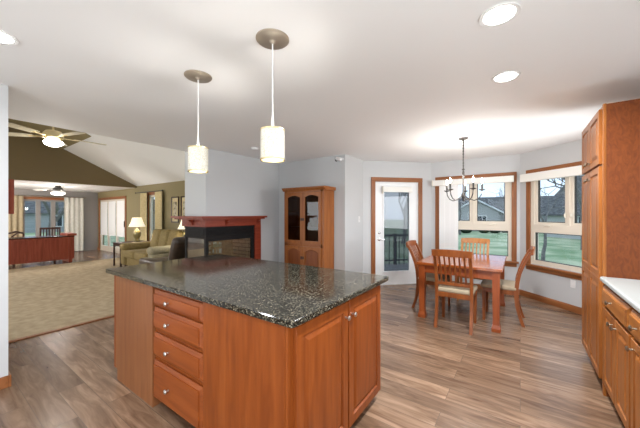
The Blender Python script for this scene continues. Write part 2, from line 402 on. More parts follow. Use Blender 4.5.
wall('wall_door', (-2.5, 5.03), (-1.48, 6.05), 0, 2.44, [(.24, 1.16, 0, 2.03)])
wall('wall_bay', (-1.48, 6.05), (0, 6.05), 0, 2.44, [(.14, 1.37, .58, 2.07)])
wall('wall_bay_right', (0, 6.05), (1.13, 4.92), 0, 2.44, [(.19, 1.42, .58, 2.07)])
wall('wall_right', (1.13, 4.92), (1.13, -2.6), 0, 2.44, [(.1, .9, .95, 1.95), (3.72, 6.82, 1.0, 2.0)])
rw = sroot('added_window_8', (1.13, 4.82, 0), -PI/2)  # unseen window added beyond the pantry to hold a fill light
MB().box(0, .06, 0, .1, .95, 1.95).box(.74, .8, 0, .1, .95, 1.95).box(.06, .74, 0, .1, 1.89, 1.95).box(.06, .74, 0, .1, .95, 1.01).done('window_frame', 'cream', rw)
MB().box(.03, .77, .05, .055, .97, 1.93).done('window_pane', 'glass', rw)
rw = sroot('added_window_7', (1.13, 1.20, 0), -PI/2)  # unseen window added in the right wall for fill from that side
MB().box(0, .07, 0, .1, 1.0, 2.0).box(1.515, 1.585, 0, .1, 1.0, 2.0).box(3.03, 3.1, 0, .1, 1.0, 2.0).box(0, 3.1, 0, .1, 1.93, 2.0).box(0, 3.1, 0, .1, 1.0, 1.07).done('window_frame', 'cream', rw)
MB().box(.03, 3.07, .05, .055, 1.02, 1.98).done('window_pane', 'glass', rw)
wall('wall_hutch', (-4.06, 4.33), (-2.5, 4.33), 0, 2.44, th=.12)
struct(MB().box(-2.62, -2.5, 4.45, 5.1, 0, 2.44).done('wall_corner', 'wall'))
wall('wall_back', (1.27, -2.6), (-13.7, -2.6), 0, 2.44, [(1.4, 3.6, .0, 2.1), (7.3, 9.6, .6, 2.0)])
struct(MB().box(-3.52, -3.4, -2.6, .45, 0, 2.44).done('wall_left', 'wall'))
struct(MB().box(-3.4, -3.384, -2.6, .45, 0, .095, .004).box(-3.536, -3.384, .45, .466, 0, .095, .004).done('baseboard_left', 'trim'))
baseboard('baseboard_bay', (-1.48, 6.05), (0, 6.05))
baseboard('baseboard_bay_right', (0, 6.05), (1.13, 4.92))
baseboard('baseboard_door', (-2.5, 5.03), (-1.48, 6.05), [(.15, 1.25)])
baseboard('baseboard_hutch', (-4.06, 4.33), (-2.5, 4.33))
struct(MB().box(-2.5, -2.484, 4.33, 5.03, 0, .095, .004).done('baseboard_corner', 'trim'))
# living room walls
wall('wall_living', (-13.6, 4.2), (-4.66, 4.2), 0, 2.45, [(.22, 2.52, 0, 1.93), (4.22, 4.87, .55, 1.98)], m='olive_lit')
wall('wall_sunroom', (-13.6, -2.6), (-13.6, 4.2), 0, 2.3, [(4.72, 5.88, .55, 1.90)], m='taupe')
bb = baseboard('baseboard_living', (-13.6, 4.2), (-4.66, 4.2), [(.13, 2.61)])
# chimney
ch = sroot('wall_chimney', (0, 0, 0))
MB().box(-4.56, -4.06, 2.66, 4.33, 1.20, 2.44).done('upper_breast', 'wall', ch)
MB().prism([(2.66, 1.20), (2.66, vz(2.66)), (4.2, vz(4.2)), (4.3, vz(4.2)), (4.3, 0), (3.66, 0), (3.66, 1.2)], 'x', -4.66, -4.56).done('living_side', 'wall', ch)
MB().box(-4.56, -4.06, 3.70, 4.33, 0, 1.20).done('lower_side', 'wall', ch)
MB().box(-4.66, -4.06, 2.66, 3.66, 0, .36).done('hearth_base', 'black', ch)

# ---------------------------------------------------------------- windows and doors
def kitchen_window(name, loc, rz, w=1.35, blind=False, flip=1):
    """local: x along the wall from outer trim edge, room on -y, wall 0..0.14"""
    r = sroot(name, loc, rz); t = .075
    zt, zb = 2.135, .56
    MB().box(0, t, -.018, .001, zb, zt, .004).box(w-t, w, -.018, .001, zb, zt, .004).done('side_casing', 'trim_v', r)
    MB().box(0, w, -.022, .001, zt-.075, zt, .004).done('head_casing', 'trim', r)
    MB().box(-.03, w+.03, -.06, .002, zb-.02, zb+.012, .006).box(0, w, -.018, .001, zb-.085, zb-.02, .004).done('window_sill', 'trim', r)
    i0, i1 = .06, w-.06
    f = MB()
    y0, y1 = .012, .10
    f.box(i0, i0+.065, y0, y1, .58, 2.07, .003).box(i1-.065, i1, y0, y1, .58, 2.07, .003)
    f.box(i0+.06, i1-.06, y0, y1, .58, .645, .003).box(i0+.06, i1-.06, y0, y1, 2.01, 2.07, .003)
    f.box(i0+.06, i1-.06, y0, y1, 1.10, 1.235, .004).box(w/2-.015, w/2+.015, y0-.002, y1, 1.2, 2.03, .003)
    for a, b in ((i0+.06, w/2-.01), (w/2+.01, i1-.06)):     # casement sashes
        f.box(a, a+.052, .025, .085, 1.22, 2.02, .004).box(b-.052, b, .025, .085, 1.22, 2.02, .004)
        f.box(a+.05, b-.05, .025, .085, 1.22, 1.268, .004).box(a+.05, b-.05, .025, .085, 1.975, 2.02, .004)
    f.done('window_frame', 'cream', r)
    q = MB()
    for a, b, c_, d_ in ((i0+.112, w/2-.062, 1.268, 1.975), (w/2+.062, i1-.112, 1.268, 1.975), (i0+.065, i1-.065, .645, 1.10)):
        q.box(a, a+.012, .04, .07, c_, d_).box(b-.012, b, .04, .07, c_, d_).box(a, b, .04, .07, c_, c_+.010).box(a, b, .04, .07, d_-.010, d_)
    q.done('gasket', 'dkmetal', r)
    MB().box(i0+.05, w/2, .05, .056, 1.23, 2.03).done('window_pane', 'glass', r)
    MB().box(w/2, i1-.05, .05, .056, 1.23, 2.03).done('window_pane', 'glass', r)
    MB().box(i0+.05, i1-.05, .05, .056, .62, 1.12).done('window_pane', 'glass', r)
    for k in (-.045, .045):
        MB().box(w/2+k-.008, w/2+k+.008, .004, .016, 1.34, 1.42, .003).box(w/2+k-.005, w/2+k+.005, -.012, .006, 1.36, 1.40, .003).done('sash_latch', 'candle', r)
    for k in (.36, w-.36):
        MB().box(k-.05, k+.05, -.004, .014, 1.20, 1.222, .004).tube([(k+.04, -.008, 1.215), (k, -.02, 1.222), (k-.06, -.014, 1.20)], .005, 6).done('crank_handle', 'candle', r)
    return r
w1 = kitchen_window('window_1', (-1.40, 6.05, 0), 0)
w2 = kitchen_window('window_2', (.09, 5.96, 0), -PI/4)
v = thing('roller_blind', 'white boxed blind valance over the window behind the dining table', 'blind', (-1.40, 6.05, 0))
MB().box(-.03, 1.31, -.10, -.024, 1.955, 2.065, .006).done('valance', 'valance', v)
MB().box(-.045, -.03, -.102, -.022, 1.95, 2.07, .004).done('end_cap', 'candle', v)
mb = MB()
for i in range(7): mb.box(.085+i*.048, .085+i*.048+.055, -.056-.008*(i % 2), -.050-.008*(i % 2), .64, 1.96, 0)
mb.done('blind_slats', 'blind', v)
v = thing('roller_blind', 'white boxed blind valance over the window next to the pantry cabinet', 'blind', (.09, 5.96, 0), -PI/4)
MB().box(-.04, 1.31, -.10, -.024, 1.935, 2.065, .006).done('valance', 'valance', v)

# patio door in the 45 degree wall
d = sroot('door_1', (-2.5, 5.03, 0), PI/4)
MB().box(.16, .245, -.02, .001, 0, 2.115, .004).box(1.155, 1.24, -.02, .001, 0, 2.115, .004).done('side_casing', 'trim_v', d)
MB().box(.16, 1.24, -.024, .001, 2.035, 2.12, .004).done('head_casing', 'trim', d)
MB().box(.24, .262, 0, .12, 0, 2.03).box(1.138, 1.16, 0, .12, 0, 2.03).box(.24, 1.16, 0, .12, 2.01, 2.03).box(.24, 1.16, .0, .14, 0, .022).done('door_jamb', 'doorwhite', d)
dl = MB().box(.262, .42, .02, .065, .022, 2.01, .002).box(.98, 1.138, .02, .065, .022, 2.01, .002).box(.42, .98, .02, .065, .022, .25, .002).box(.42, .98, .02, .065, 1.86, 2.01, .002).done('door_leaf', 'doorwhite', d)
MB().box(.405, .435, .008, .03, .235, 1.875, .004).box(.965, .995, .008, .03, .235, 1.875, .004).box(.405, .995, .008, .03, .235, .268, .004).box(.405, .995, .008, .03, 1.845, 1.875, .004).done('glazing_bead', 'doorwhite', dl)
MB().box(.42, .98, .04, .046, .25, 1.86).done('door_pane', 'screen', dl)
MB().lathe([(.026, 0), (.026, .012), (.018, .018), (.001, .019)], n=16, mtx=Matrix.Translation((.335, .02, 1.03)) @ Matrix.Rotation(PI/2, 4, 'X')).done('deadbolt', 'chrome', dl, True)
MB().lathe([(.028, 0), (.028, .01), (.012, .014), (.010, .045), (.001, .046)], n=16, mtx=Matrix.Translation((.335, .02, .90)) @ Matrix.Rotation(PI/2, 4, 'X')).box(.335, .445, -.028, -.016, .892, .908, .004).done('door_handle', 'chrome', dl, True)
v = thing('roller_blind', 'rolled up white blind cassette on the glazed patio door', 'blind', (-2.5, 5.03, 0), PI/4)
MB().box(.40, 1.01, -.045, .006, 1.83, 1.935, .012).done('cassette', 'valance', v)
MB().box(.386, .40, -.047, .006, 1.80, 1.945, .003).done('end_cap', 'candle', v)

# living room glazed door and window, sunroom window
d = sroot('door_2', (-13.6, 4.2, 0))
MB().box(.13, .22, -.02, .001, 0, 2.0, .004).box(2.52, 2.61, -.02, .001, 0, 2.0, .004).done('side_casing', 'trim_v', d)
MB().box(.13, 2.61, -.024, .001, 1.93, 2.02, .004).done('head_casing', 'trim', d)
mb = MB()
for i in range(3):
    a = .22 + i*.767; b = a+.767
    mb.box(a, a+.07, .02, .07, 0, 1.93, .002).box(b-.07, b, .02, .07, 0, 1.93, .002).box(a+.07, b-.07, .02, .07, 0, .2, .002).box(a+.07, b-.07, .02, .07, 1.8, 1.93, .002)
mb.done('door_leaf', 'cream', d)
MB().box(.25, 2.5, .045, .05, .15, 1.85).done('door_pane', 'glass', d)
MB().box(2.47, 2.49, -.03, .02, .95, 1.15, .004).done('door_handle', 'dkmetal', d)
for i in range(3):
    a = .22 + i*.767
    tag(MB().box(a+.075, a+.69, .0, .012, .62, 1.86, 0).box(a+.07, a+.695, -.006, .016, .605, .635, .004).done('pleated_shade', 'blind'),
        'grey-white pleated shade on the %s pane of the sunroom patio door' % ('left', 'middle', 'right')[i], 'shade', 'shades on the sunroom door', (-13.6, 4.2, 0))
def small_window(name, loc, rz, w, z0, z1, n, fm='trim', sash='cream'):
    r = sroot(name, loc, rz)
    MB().box(-.08, 0, -.02, .001, z0-.08, z1+.08, .004).box(w, w+.08, -.02, .001, z0-.08, z1+.08, .004).done('side_casing', 'trim_v', r)
    MB().box(-.08, w+.08, -.024, .001, z1, z1+.09, .004).done('head_casing', fm, r)
    MB().box(-.1, w+.1, -.06, .001, z0-.03, z0, .004).done('window_sill', fm, r)
    mb = MB(); mb.box(0, w, .02, .09, z0, z0+.06).box(0, w, .02, .09, z1-.06, z1)
    for i in range(n+1):
        c = w*i/n; hw = .06
        mb.box(max(0, c-hw), min(w, c+hw), .02, .09, z0+.06, z1-.06)
    mb.done('window_frame', sash, r)
    MB().box(.02, w-.02, .05, .055, z0+.03, z1-.03).done('window_pane', 'glass', r)
    return r
small_window('window_3', (-9.38, 4.2, 0), 0, .65, .55, 1.98, 1)
small_window('window_4', (-13.6, 2.12, 0), PI/2, 1.16, .55, 1.90, 3, sash='taupe')
# unseen openings added behind the camera to bring in fill light
r = sroot('added_window_5', (-.13, -2.6, 0), PI)
MB().box(0, .08, 0, .1, 0, 2.1).box(1.06, 1.14, 0, .1, 0, 2.1).box(2.12, 2.2, 0, .1, 0, 2.1).box(0, 2.2, 0, .1, 2.02, 2.1).box(0, 2.2, 0, .1, 0, .08).done('window_frame', 'cream', r)
MB().box(.05, 2.15, .05, .055, .05, 2.05).done('window_pane', 'glass', r)
r = sroot('added_window_6', (-6.03, -2.6, 0), PI)
MB().box(0, .08, 0, .1, .6, 2.0).box(1.1, 1.2, 0, .1, .6, 2.0).box(2.22, 2.3, 0, .1, .6, 2.0).box(0, 2.3, 0, .1, 1.92, 2.0).box(0, 2.3, 0, .1, .6, .68).done('window_frame', 'cream', r)
MB().box(.05, 2.25, .05, .055, .63, 1.95).done('window_pane', 'glass', r)

# ---------------------------------------------------------------- kitchen island
def carcass(mb, x0, x1, y0, y1, z0, z1): return mb.box(x0, x1, y0, y1, z0, z1, .002)
# drawer unit
u = thing('drawer_cabinet', 'cherry island cabinet with a stack of four drawers', 'cabinet', (-2.18, 1.0, 0))
carcass(MB(), 0, .63, .021, 1.05, .07, .886).box(.0, .63, .09, 1.05, 0, .07).done('cabinet_body', 'cherry', u)
dz = [(.742, .858), (.577, .732), (.385, .550), (.078, .353)]
for i, (a, b) in enumerate(dz):
    df = drawer_front('cherry_h', u, .012, .618, a, b, .021)
    df.name = 'drawer'
    knob(df, .245, -.010, (a+b)/2 + (.0 if i < 3 else .0))
# plain end unit (left)
u = thing('end_cabinet', 'plain tan-sided cabinet at the left end of the island', 'cabinet', (-2.18, 1.0, 0))
MB().prism([(-.665, .09), (0, .09), (0, .886), (-.665, .886)], 'y', 0, 1.05).box(-.62, 0, 0, 1.05, 0, .09).done('cabinet_body', 'cherry_tan', u)
MB().box(-.672, -.655, -.004, .03, .09, .886, .003).done('corner_trim', 'cherry', u)
# two door unit (right), plain cherry side towards the camera
u = thing('island_cabinet', 'cherry island cabinet with two raised-panel doors facing the dining side', 'cabinet', (-.885, 1.0, 0), PI/2)
MB().box(.0, 1.05, 0, .665, .07, .886, .002).box(0, 1.05, .07, .665, 0, .07).done('cabinet_body', 'cherry', u)
MB().box(-.004, .0, .012, .663, .0, .884, .001).done('side_panel', 'cherry', u)
for (a, b, kx) in ((.04, .535, .505), (.548, 1.03, .585)):
    dd = raised('door', 'cherry', u, a, b, .075, .865, 0, .022, .062)
    knob(dd, kx, -.022, .775)
mb = MB()
# granite slab with eased corners
pts = []
x0, x1, y0, y1 = -2.98, -.83, .972, 2.12
for (cx, cy, a0, rr) in ((x1-.018, y0+.018, -PI/2, .018), (x1-.018, y1-.018, 0, .018), (x0+.018, y1-.018, PI/2, .018), (x0+.018, y0+.018, PI, .018)):
    for k in range(6): pts.append((cx+rr*math.cos(a0+k*PI/10), cy+rr*math.sin(a0+k*PI/10)))
cxm, cym = (x0+x1)/2, (y0+y1)/2
def shr(d): return [(cxm+(p[0]-cxm)*(1-d/1.03), cym+(p[1]-cym)*(1-d/.55)) for p in pts]
mb.rings([[(p[0], p[1], .886) for p in shr(.004)], [(p[0], p[1], .890) for p in pts], [(p[0], p[1], .915) for p in pts], [(p[0], p[1], .920) for p in shr(.005)]])
tag(mb.done('island_countertop', 'granite'), 'polished black and gold granite worktop on the island', 'countertop')

# ---------------------------------------------------------------- right hand cabinets
p = thing('pantry_cabinet', 'tall oak pantry cabinet standing at the end of the right counter', 'cabinet', (.53, 3.89, 0), -PI/2)
MB().box(0, .82, .0, .59, .10, 2.25, .002).box(0, .82, .07, .59, 0, .10).done('cabinet_body', 'oak', p)
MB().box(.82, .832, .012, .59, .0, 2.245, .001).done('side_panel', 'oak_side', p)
MB().box(.795, .834, -.006, .012, .0, 2.25, .002).done('face_stile', 'oak', p)
for (a, b, kx) in ((.012, .385, .35), (.393, .775, .43)):
    dd = raised('upper_door', 'oak', p, a, b, 1.795, 2.225, 0, .022, .055)
    knob(dd, kx, -.022, 1.845, 'bronze')
    dd = raised('lower_door', 'oak', p, a, b, .105, 1.775, 0, .022, .055, 0, [(.105, .895), (.895, 1.775)])
    knob(dd, kx, -.022, 1.70, 'bronze')
bc = thing('base_cabinet', 'oak base cabinet with one wide drawer over two doors, beside the pantry', 'cabinet', (.54, 3.055, 0), -PI/2)
MB().box(0, .66, 0, .58, .10, .882, .002).box(0, .66, .07, .55, 0, .10).done('cabinet_body', 'oak', bc)
dd = drawer_front('oak_h', bc, .012, .65, .705, .855); dd.name = 'drawer'; knob(dd, .30, -.031, .785, 'bronze')
for (a, b, kx) in ((.012, .322, .285), (.336, .648, .372)):
    dd = raised('door', 'oak', bc, a, b, .105, .69, 0, .02, .055); knob(dd, kx, -.02, .635, 'bronze')
bn = thing('base_cabinet', 'narrow oak base cabinet with a drawer over a single door, cut by the right edge', 'cabinet', (.54, 2.39, 0), -PI/2)
MB().box(0, .36, 0, .55, .10, .882, .002).box(0, .36, .07, .55, 0, .10).done('cabinet_body', 'oak', bn)
dd = drawer_front('oak_h', bn, .012, .35, .705, .855); dd.name = 'drawer'; knob(dd, .17, -.031, .785, 'bronze')
dd = raised('door', 'oak', bn, .012, .348, .105, .69, 0, .02, .055); knob(dd, .06, -.02, .635, 'bronze')
bw = dup(bc, (.54, 2.025, 0), -PI/2, 'oak base cabinet with wide drawer and two doors, nearest the camera on the right')
tag(MB().box(.502, 1.13, 1.36, 3.054, .884, .920, .012, seg=3).done('right_countertop', 'counter'), 'pale grey laminate worktop along the right wall', 'countertop')

# ---------------------------------------------------------------- fireplace and mantel
f = thing('fireplace', 'black corner gas fireplace with glass on its open sides, set in the grey chimney', 'fireplace', (-4.06, 2.66, 0))
MB().box(-.6, .0, 0, 1.0, 1.005, 1.2, .002).box(-.61, .008, -.008, 1.0, 1.02, 1.05, .004).box(-.61, .008, -.008, 1.0, 1.165, 1.195, .004).done('hood_panel', 'black', f)
mb = MB()
for i in range(5): mb.box(.0, .012, .05, .95, 1.062+i*.019, 1.072+i*.019, .002).box(-.55, -.05, -.012, 0, 1.062+i*.019, 1.072+i*.019, .002)
mb.done('louver', 'black', f)
MB().box(-.6, 0, 0, 1.0, .36, .44).done('lower_panel', 'black', f)
MB().box(-.045, 0, 0, .05, .44, 1.005).box(-.03, 0, .93, 1.0, .44, 1.005).box(-.03, 0, .045, .935, .96, 1.005).done('frame', 'black', f)
MB().box(-.6, -.555, 0, .05, .44, 1.005).done('frame_post', 'black', f)
MB().box(-.57, -.03, .96, 1.0, .44, 1.005).done('brick_panel', 'brick', f)
MB().box(-.014, -.010, .05, .93, .44, .96).done('glass_panel', 'fireglass', f)
MB().box(-.555, -.045, .01, .014, .44, 1.0).done('glass_panel', 'fireglass', f)
MB().box(-.594, -.59, .05, .96, .44, 1.0).done('glass_panel', 'fireglass', f)
MB().box(-.57, -.03, .03, .95, .44, .47).done('ember_bed', 'dkmetal', f)
for i, (a, b) in enumerate((((-.44, .2, .515), (-.38, .75, .515)), ((-.18, .2, .51), (-.30, .62, .51)), ((-.46, .38, .595), (-.20, .50, .595)))):
    A, B = Vector(a), Vector(b); lb = MB(); k = 5
    lb.tube([A.lerp(B, t/k) + Vector((0, 0, .008*math.sin(t*2.1+i))) for t in range(k+1)], [.035+.006*math.sin(t*1.7+i) for t in range(k+1)], 8)
    tag(lb.done('fire_log', 'bark', None, True), ['charred log lying on the fireplace bed, nearer the kitchen', 'charred log lying on the fireplace bed, towards the living room', 'upper charred log across the two others in the fireplace'][i], 'log', 'logs in the fireplace', (-4.06, 2.66, 0))
m_ = thing('mantel', 'reddish wood mantel wrapping the chimney corner above the fireplace', 'mantel', (-4.06, 2.66, 0))
MB().prism([(-.74, -.17), (.15, -.17), (.15, 1.19), (0, 1.19), (0, 0), (-.74, 0)], 'z', 1.335, 1.365).done('shelf', 'mantel', m_)
MB().prism([(-.70, -.13), (.115, -.13), (.115, 1.16), (0, 1.16), (0, 0), (-.70, 0)], 'z', 1.31, 1.335).done('crown', 'mantel', m_)
MB().prism([(-.64, -.03), (.03, -.03), (.03, 1.14), (0, 1.14), (0, 0), (-.64, 0)], 'z', 1.195, 1.31).done('frieze', 'mantel', m_)
MB().box(0, .035, 1.0, 1.14, 0, 1.20, .003).box(0, .045, .99, 1.15, 0, .12, .003).done('leg', 'mantel', m_)
cp = [(.03, 1.31), (.11, 1.31), (.105, 1.285), (.07, 1.27), (.05, 1.235), (.035, 1.215), (.03, 1.21)]
for y in (.36, 1.05):
    MB().prism(cp, 'y', y-.018, y+.018).done('corbel', 'mantel', m_)
MB().prism([(-a, b) for a, b in cp], 'x', -.4, -.36).done('corbel', 'mantel', m_) if False else None
mb = MB(); mb.prism([(-a, b) for a, b in cp], 'x', -.34, -.30); mb.done('corbel', 'mantel', m_)

# ---------------------------------------------------------------- hutch
h = thing('hutch', 'cherry display hutch with arched glass doors above arched wooden doors', 'cabinet', (-3.60, 3.985, 0))
Wd, D_ = .885, .33
MB().box(0, .02, 0, D_, 0, 1.82).box(Wd-.02, Wd, 0, D_, 0, 1.82).box(.02, Wd-.02, D_-.012, D_, 0, 1.82).box(.02, Wd-.02, .0, D_, 1.79, 1.82).box(.02, Wd-.02, 0, D_, .82, .88).box(.02, Wd-.02, 0, D_, 0, .08).box(.02, .06, 0, .02, 0, 1.82).box(Wd-.06, Wd-.02, 0, .02, 0, 1.82).done('cabinet_body', 'hutch', h)
MB().prism([(-.0, 1.815), (-.012, 1.835), (-.03, 1.85), (-.035, 1.875), (D_, 1.875), (D_, 1.815)], 'x', -.035, Wd+.035).done('crown', 'hutch', h)
for z_ in (1.15, 1.42): MB().box(.02, Wd-.02, .05, D_-.012, z_, z_+.015).done('shelf', 'hutch_panel', h)
for k, (a, b) in enumerate(((.045, .44), (.445, .84))):
    mb = MB(); st = .052
    mb.loop_rings([outline(a, b, .875, 1.785, 0), outline(a, b, .875, 1.785, -.02), outline(a+st, b-st, .93, 1.73, -.02, .034), outline(a+st, b-st, .93, 1.73, 0, .034)])
    dd = mb.done('glass_door', 'hutch', h)
    MB().rings([outline(a+st-.004, b-st+.004, .925, 1.734, -.008, .034), outline(a+st-.004, b-st+.004, .925, 1.734, -.005, .034)]).done('pane', 'hutchglass', dd)
    MB().box((b-.03 if k == 0 else a+.008), (b-.008 if k == 0 else a+.03), -.034, -.02, 1.28, 1.33, .004).done('latch', 'dkmetal', dd)
    mb = MB()
    mb.loop_rings([outline(a, b, .09, .825, 0), outline(a, b, .09, .825, -.02), outline(a+st, b-st, .145, .78, -.02, .045), outline(a+st, b-st, .145, .78, 0, .045)])
    dd = mb.done('door', 'hutch', h)
    MB().rings([outline(a+st-.004, b-st+.004, .14, .784, .002, .045), outline(a+st-.004, b-st+.004, .14, .784, -.006, .045), outline(a+st+.02, b-st-.02, .165, .76, -.014, .045)]).done('panel', 'hutch_panel', dd)
    MB().box((b-.03 if k == 0 else a+.008), (b-.008 if k == 0 else a+.03), -.034, -.02, .60, .65, .004).done('latch', 'dkmetal', dd)

# ---------------------------------------------------------------- dining set
t = thing('dining_table', 'rectangular glossy cherry dining table under the chandelier', 'table', (-1.16, 3.94, 0))
TW, TL = .99, 1.31
MB().box(0, TW, 0, TL/2-.001, .715, .75, .006).box(0, TW, TL/2+.001, TL, .715, .75, .006).done('tabletop', 'table', t)
MB().box(.05, TW-.05, .05, .07, .61, .715).box(.05, TW-.05, TL-.07, TL-.05, .61, .715).box(.05, .07, .07, TL-.07, .61, .715).box(TW-.07, TW-.05, .07, TL-.07, .61, .715).done('apron', 'table_leg', t)
for x in (.025, TW-.105):
    for y in (.025, TL-.105):
        MB().rings([[(x-e, y-e, z_), (x+.08+e, y-e, z_), (x+.08+e, y+.08+e, z_), (x-e, y+.08+e, z_)] for z_, e in ((0, .006), (.04, .008), (.08, -.004), (.14, -.006), (.4, -.003), (.715, 0))]).done('leg', 'table_leg', t)
def make_chair(label, loc, rz, m='chair'):
    c = thing('dining_chair', label, 'chair', loc, rz, 'dining chairs')
    # facing +y, rear post feet at y=0
    def prof(zz):   # y of the rear post centre at height zz: sabre foot, upright at the seat, leaning back above
        return -.075*max(0, (0.34-zz)/.34)**1.7 + .03 - (.175*max(0, (zz-.42)/.55)**1.9)
    zs = [0, .08, .16, .25, .35, .45, .55, .65, .75, .85, .93]
    for sx in (-1, 1):
        outs = []
        for zz in zs:
            y = prof(zz); w = .017; dpt = .022 if .2 < zz < .6 else .018
            outs.append([(sx*.195-w, y-dpt, zz), (sx*.195+w, y-dpt, zz), (sx*.195+w, y+dpt, zz), (sx*.195-w, y+dpt, zz)])
        MB().rings(outs).done('rear_leg', m, c)
        MB().rings([[(sx*.19-.016, .385-.016, 0), (sx*.19+.016, .385-.016, 0), (sx*.19+.016, .385+.016, 0), (sx*.19-.016, .385+.016, 0)],
                    [(sx*.19-.021, .385-.021, .43), (sx*.19+.021, .385-.021, .43), (sx*.19+.021, .385+.021, .43), (sx*.19-.021, .385+.021, .43)]]).done('front_leg', m, c)
    # top rail, bowed
    outs = []
    for i in range(9):
        x = -.22 + .44*i/8; bow = -.022*math.cos((i-4)/4*PI/2); y = prof(.93)+bow
        zt = .972 + .010*math.cos((i-4)/4*PI/2)
        outs.append([(x, y-.013, .895), (x, y+.013, .895), (x, y-.002, zt), (x, y-.024, zt)])
    MB().rings(outs).done('top_rail', m, c)
    MB().box(-.18, .18, prof(.54)-.011, prof(.54)+.011, .525, .562, .003).done('lower_rail', m, c)
    for i in range(6):
        x = -.137 + .0548*i; o_ = []
        for zz in (.555, .65, .75, .85, .905):
            y = prof(zz) - (.018 if zz > .6 else 0)*min(1, (zz-.5)/.3)
            o_.append([(x-.010, y-.005, zz), (x+.010, y-.005, zz), (x+.010, y+.005, zz), (x-.010, y+.005, zz)])
        MB().rings(o_).done('back_slat', m, c)
    MB().box(-.19, .19, .365, .40, .375, .432, .003).box(-.19, .19, .015, .04, .375, .432, .003).box(-.205, -.18, .04, .37, .375, .432, .003).box(.18, .205, .04, .37, .375, .432, .003).done('seat_frame', m, c)
    MB().box(-.215, .215, .02, .425, .428, .485, .022, seg=4).done('seat_cushion', 'seat', c, True)
    return c
make_chair('cherry slat-back chair in front of the table, its back to the camera', (-.665, 3.77, 0), 0)
make_chair('cherry slat-back chair on the right side of the table, seen from its side', (-.01, 4.55, 0), PI/2)
make_chair('cherry slat-back chair on the left side of the table, by the patio door', (-1.27, 4.50, 0), -PI/2)
make_chair('lighter honey-coloured slat-back chair at the far end of the table by the window', (-.64, 5.48, 0), PI, 'chair_lt')

# ---------------------------------------------------------------- chandelier
c = thing('chandelier', 'dark bronze chandelier with five lit candle arms over the dining table', 'chandelier', (-.64, 4.34, .0))
MB().lathe([(.062, 2.44), (.062, 2.432), (.05, 2.422), (.015, 2.418), (.012, 2.40)], n=24).done('canopy', 'dkmetal', c, True)
mb = MB(); mb.tube([(0, 0, 2.41), (0, 0, 2.02)], .007, 8)
for i in range(9): mb.lathe([(.007, 2.05+i*.04), (.011, 2.06+i*.04), (.007, 2.07+i*.04)], n=8, cap=False)
mb.lathe([(.004, 1.995), (.020, 2.005), (.020, 2.012), (.005, 2.03)], n=12)
mb.done('downrod', 'dkmetal', c, True)
MB().lathe([(.003, 2.0), (.016, 1.98), (.014, 1.90), (.009, 1.86), (.011, 1.70), (.028, 1.665), (.03, 1.64), (.012, 1.615), (.014, 1.595), (.002, 1.58)], n=14).done('stem', 'dkmetal', c, True)
for i in range(5):
    a = 2*PI*i/5 + .35; ca, sa = math.cos(a), math.sin(a)
    ap = [(.02, 1.65), (.07, 1.605), (.14, 1.585), (.19, 1.61), (.222, 1.66), (.232, 1.72)]
    arm = MB().tube([(ca*r_, sa*r_, z_) for r_, z_ in ap], .0065, 8).done('arm', 'dkmetal', c, True)
    MB().lathe([(.008, 1.715), (.038, 1.728), (.040, 1.734), (.016, 1.738)], ca*.232, sa*.232, 14).done('drip_cup', 'dkmetal', arm, True)
    MB().lathe([(.012, 1.735), (.012, 1.815)], ca*.232, sa*.232, 12).done('candle_sleeve', 'dkmetal', arm, True)
    MB().lathe([(.006, 1.815), (.013, 1.832), (.012, 1.845), (.004, 1.875), (.001, 1.89)], ca*.232, sa*.232, 12).done('bulb', 'bulb', arm, True)
    light('candle_light', 'POINT', (ca*.232, sa*.232, 1.93), 3.6, WARM, .02, parent=c)

# ---------------------------------------------------------------- pendants
def pendant(loc, label):
    c = thing('pendant_lamp', label, 'pendant lamp', loc, 0, 'pendants over the island')
    MB().lathe([(.098, 2.44), (.098, 2.434), (.092, 2.428), (.02, 2.424), (.008, 2.41)], n=40).done('canopy', 'canopy', c, True)
    MB().tube([(0, 0, 2.415), (0, 0, 1.915)], .0042, 8).lathe([(.0045, 1.99), (.009, 1.93), (.018, 1.905), (.012, 1.895)], n=12).done('cord', 'cord', c, True)
    sh = MB(); n = 36
    P = [(.071, 1.725), (.071, 1.895), (.067, 1.895), (.067, 1.725), (.071, 1.725)]
    sh.lathe(P, n=n, cap=False); bmesh.ops.remove_doubles(sh.bm, verts=sh.bm.verts, dist=1e-5)
    s_ = sh.done('shade', 'mosaic', c, True)
    for z_ in (1.718, 1.892):
        q = MB().lathe([(.0735, z_), (.0735, z_+.009), (.066, z_+.009), (.066, z_), (.0735, z_)], n=n, cap=False)
        bmesh.ops.remove_doubles(q.bm, verts=q.bm.verts, dist=1e-5); q.done('rim', 'brass', s_, True)
    MB().tube([(-.068, 0, 1.896), (.068, 0, 1.896)], .003, 6).tube([(0, -.068, 1.896), (0, .068, 1.896)], .003, 6).done('spider', 'nickel', s_)
    MB().lathe([(.012, 1.815), (.026, 1.80), (.030, 1.78), (.024, 1.76), (.012, 1.75), (.002, 1.747)], n=16).done('bulb', 'lens', c, True)
    light('pendant_light', 'POINT', (.035, .01, 1.85), 3.2, WARM, .012, parent=c)
    return c
pendant((-1.205, 1.23, 0), 'mosaic glass pendant lamp hanging over the right part of the island, the nearer one')
pendant((-1.99, 1.24, 0), 'mosaic glass pendant lamp hanging over the left part of the island, the farther one')

